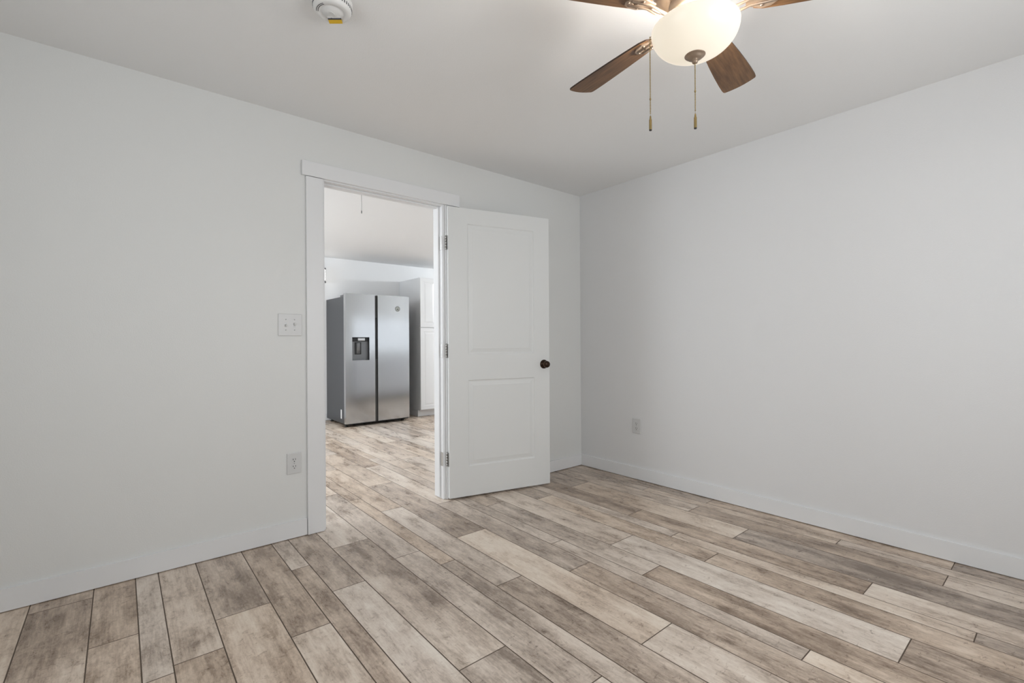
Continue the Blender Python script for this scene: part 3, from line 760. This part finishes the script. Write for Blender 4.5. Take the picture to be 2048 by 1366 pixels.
# centre gap between the doors
bm = bmesh.new(); box(bm, 0.410, 0.446, 0.030, 0.062, 0.049, 1.768, 0.001, 0); box(bm, 0.4105, 0.4455, 0.022, 0.030, 0.897, 1.467, 0.001, 1)
hg = obj('door_grip_channel', bm, [mat('grip_grey', (0.09, 0.09, 0.088), 0.5, 0.2), M['black']], fr)
# emblem disc
bm = bmesh.new(); R_ = Matrix.Translation((0.742, 0.0, 1.596)) @ Matrix.Rotation(H, 4, 'X')
lathe(bm, [(0.0, 0.003), (0.028, 0.003)], 32, R_, 0); lathe(bm, [(0.028, 0.003), (0.029, 0.0045), (0.036, 0.0045), (0.038, 0.003), (0.038, 0.0)], 32, R_, 1)
for a0, l, mi in ((35, 0.022, 2), (-38, 0.020, 2), (150, 0.020, 1)):
    box(bm, 0.0, l, -0.0035, 0.0035, 0.003, 0.0042, mi=mi, M4=R_ @ Matrix.Rotation(math.radians(a0-90), 4, 'Z') @ Matrix.Translation((0.002, 0, 0)))
em = obj('emblem', bm, [mat('emblem_grey', (0.36, 0.37, 0.34), 0.4, 0.3), mat('emblem_ring', (0.28, 0.29, 0.27), 0.35, 0.3), M['slot']], rd)
em['label'] = 'round grey emblem sticker'
# hinge covers, side label, toe grille, feet
for xa, xb in ((0.012, 0.120), (0.810, 0.915)):
    bm = bmesh.new(); box(bm, xa, xb, 0.012, 0.222, 1.740, 1.764, 0.004); obj('hinge_cover', bm, M['darkgrey'], fr)
bm = bmesh.new(); box(bm, 0.001, 0.004, 0.062, 0.075, 1.742, 1.772, 0.0); obj('gasket_corner', bm, M['black'], fr)
bm = bmesh.new(); box(bm, 0.0105, 0.0125, 0.185, 0.222, 0.100, 0.222, 0.0); obj('side_label', bm, M['white'], fr)
bm = bmesh.new(); box(bm, 0.03, 0.90, 0.090, 0.110, 0.016, 0.046, 0.002); obj('toe_grille', bm, M['black'], fr)
for fx, fy in ((0.045, 0.105), (0.86, 0.105), (0.06, 0.70), (0.86, 0.70)):
    bm = bmesh.new(); lathe(bm, [(0, 0), (0.024, 0), (0.024, 0.012), (0.014, 0.018), (0.010, 0.05), (0, 0.05)], 20, Matrix.Translation((fx, fy, 0)))
    obj('foot', bm, M['black'], fr)
for fx in (0.05, 0.87):
    bm = bmesh.new(); box(bm, fx-0.045, fx+0.045, 0.03, 0.10, 0.030, 0.046, 0.003); obj('door_hinge', bm, M['black'], fr)

# ------------------------------------------------------------------ kitchen: tall cabinet
PX = 0.226
pc = tag(empty('tall_cabinet', (PX, 3.385, 0)), 'tall white two-door pantry cabinet right of the refrigerator', 'cabinet')
bm = bmesh.new(); box(bm, 0.0, 0.61, 0.020, 0.672, 0.102, 2.095, 0.001, 0); obj('cabinet_body', bm, M['cabside'], pc)
bm = bmesh.new(); box(bm, 0.0, 0.61, 0.090, 0.672, 0.002, 0.101, 0.001); obj('toe_kick', bm, M['cab'], pc)
def cab_door(z0, z1):
    bm = bmesh.new(); xa, xb = 0.002, 0.305
    for (xa, xb) in ((xa, xb),):
        cache = []
        o_ = [(xa, z0), (xb, z0), (xb, z1), (xa, z1)]
        rings = []
        for ins, dep in ((0, 0.019), (0, 0.002), (0.002, 0), (0.058, 0), (0.062, 0.006), (0.070, 0.006), (0.092, 0.001)):
            a, b2, c, d = xa+ins, xb-ins, z0+ins, z1-ins
            rings.append([bm.verts.new((a, dep, c)), bm.verts.new((b2, dep, c)), bm.verts.new((b2, dep, d)), bm.verts.new((a, dep, d))])
        for r0, r1 in zip(rings[:-1], rings[1:]):
            for q in range(4): bm.faces.new((r0[q], r0[(q+1) % 4], r1[(q+1) % 4], r1[q]))
        bm.faces.new(rings[-1]); bm.faces.new(list(reversed(rings[0])))
    return bm
for z0, z1 in ((1.349, 2.090), (0.112, 1.341)):
    obj('cabinet_door', cab_door(z0, z1), M['cab'], pc)
    b2 = cab_door(z0, z1); bmesh.ops.translate(b2, verts=b2.verts, vec=(0.302, 0, 0)); obj('cabinet_door', b2, M['cab'], pc)

# ------------------------------------------------------------------ kitchen: unseen base cabinets, added for the refrigerator's reflection
kb = tag(empty('added_base_cabinet', (0.15, 0.125, 0)), 'unseen low base cabinets with a worktop, added as a darker reflection in the refrigerator', 'cabinet')
bm = bmesh.new(); box(bm, 0, 2.36, 0.0, 0.56, 0.10, 0.80, 0.001); obj('cabinet_body', bm, M['lowcab'], kb)
bm = bmesh.new(); box(bm, 0, 2.36, 0.0, 0.50, 0.002, 0.10, 0.001); obj('toe_kick', bm, M['darkgrey'], kb)
bm = bmesh.new(); box(bm, -0.02, 2.38, 0.0, 0.60, 0.80, 0.84, 0.004); obj('worktop', bm, M['lowcab'], kb)
for i in range(5):
    bm = bmesh.new(); box(bm, 0.01+i*0.472, 0.465+i*0.472, 0.56, 0.58, 0.115, 0.785, 0.003); d_ = obj('cabinet_door', bm, M['lowcab'], kb)
    bm = bmesh.new(); tube(bm, [(0.42+i*0.472, 0.60, 0.62), (0.42+i*0.472, 0.60, 0.74)], 0.005); obj('handle', bm, M['nickel'], d_)

# ------------------------------------------------------------------ kitchen: unseen ceiling lights, added to brighten the room
for lx, ly, lab in ((2.15, 2.1, 'unseen round flush ceiling light added to brighten the right part of the kitchen'), (-3.2, 2.5, 'unseen round flush ceiling light added to brighten the left part of the kitchen')):
    cl = tag(empty('added_ceiling_light', (lx, ly, KH)), lab, 'ceiling light', 'added kitchen ceiling lights')
    bm = bmesh.new(); lathe(bm, [(0, 0), (0.165, 0), (0.170, -0.012), (0.160, -0.020), (0.150, -0.020)], 40); obj('rim', bm, M['trim'], cl)
    bm = bmesh.new(); lathe(bm, [(0.150, -0.018), (0.140, -0.040), (0.100, -0.056), (0.050, -0.064), (0, -0.066)], 40); obj('diffuser', bm, M['sconceglass'], cl)
    d = bpy.data.lights.new('kitchen_fill_lamp', 'POINT'); d.shadow_soft_size = 0.10; d.energy = 74 if lx > 0 else 14; d.color = (0.90, 0.95, 1.0)  # kitchen fill light, hung below the diffuser
    o = bpy.data.objects.new('kitchen_fill_lamp', d); COL.objects.link(o); o.location = (lx, ly, KH-0.19)

# ------------------------------------------------------------------ kitchen: wall lamp, pull cord
wl = tag(empty('wall_lamp', (-1.045, KY, 2.08)), 'wall lamp with ribbed clear glass just inside the doorway, on the far kitchen wall', 'wall lamp')
bm = bmesh.new(); box(bm, -0.045, 0.045, -0.020, 0, -0.07, 0.07, 0.004); obj('back_plate', bm, M['darkgrey'], wl)
bm = bmesh.new(); tube(bm, [(0, -0.015, 0.085), (0, -0.09, 0.085)], 0.006)
lathe(bm, [(0, 0.104), (0.080, 0.104), (0.082, 0.090), (0.070, 0.086), (0, 0.086)], 32, Matrix.Translation((0, -0.10, 0))); obj('lamp_cap', bm, M['darkgrey'], wl)
bm = bmesh.new(); T = Matrix.Translation((0, -0.10, 0))
prf = []
for i in range(17):
    z = 0.086-i*0.010; prf.append((0.066+(0.006 if (i // 1) % 4 in (1, 2) else 0.0), z))
lathe(bm, prf, 32, T); obj('glass_shade', bm, M['sconceglass'], wl)
bm = bmesh.new(); lathe(bm, [(0, -0.070), (0.070, -0.074), (0.082, -0.090), (0.080, -0.104), (0, -0.106)], 32, T); obj('lamp_base', bm, M['darkgrey'], wl)

d = bpy.data.lights.new('wall_lamp_fill', 'POINT'); d.energy = 0.7; d.shadow_soft_size = 0.05; d.color = (1.0, 0.98, 0.95)  # fill for the refrigerator side, set in front of the lamp
o = bpy.data.objects.new('wall_lamp_fill', d); COL.objects.link(o); o.location = (-1.045, KY-0.23, 2.07)

pcord = tag(empty('pull_cord', (-1.72, 0.798, KH)), 'thin pull cord with a small knob hanging from the kitchen ceiling', 'pull cord')
bm = bmesh.new(); lathe(bm, [(0, 0), (0.012, 0), (0.010, -0.006), (0.003, -0.008), (0, -0.008)], 16); obj('ceiling_eyelet', bm, M['nickel'], pcord)
bm = bmesh.new(); tube(bm, [(0, 0, -0.004), (0, 0, 2.185-KH)], 0.0028, 8); obj('cord', bm, M['screw'], pcord)
bm = bmesh.new(); lathe(bm, [(0, 2.190-KH), (0.004, 2.188-KH), (0.0045, 2.172-KH), (0.003, 2.166-KH), (0, 2.165-KH)], 16); obj('cord_knob', bm, mat('cord_knob_grey', (0.22, 0.22, 0.21), 0.5), pcord)
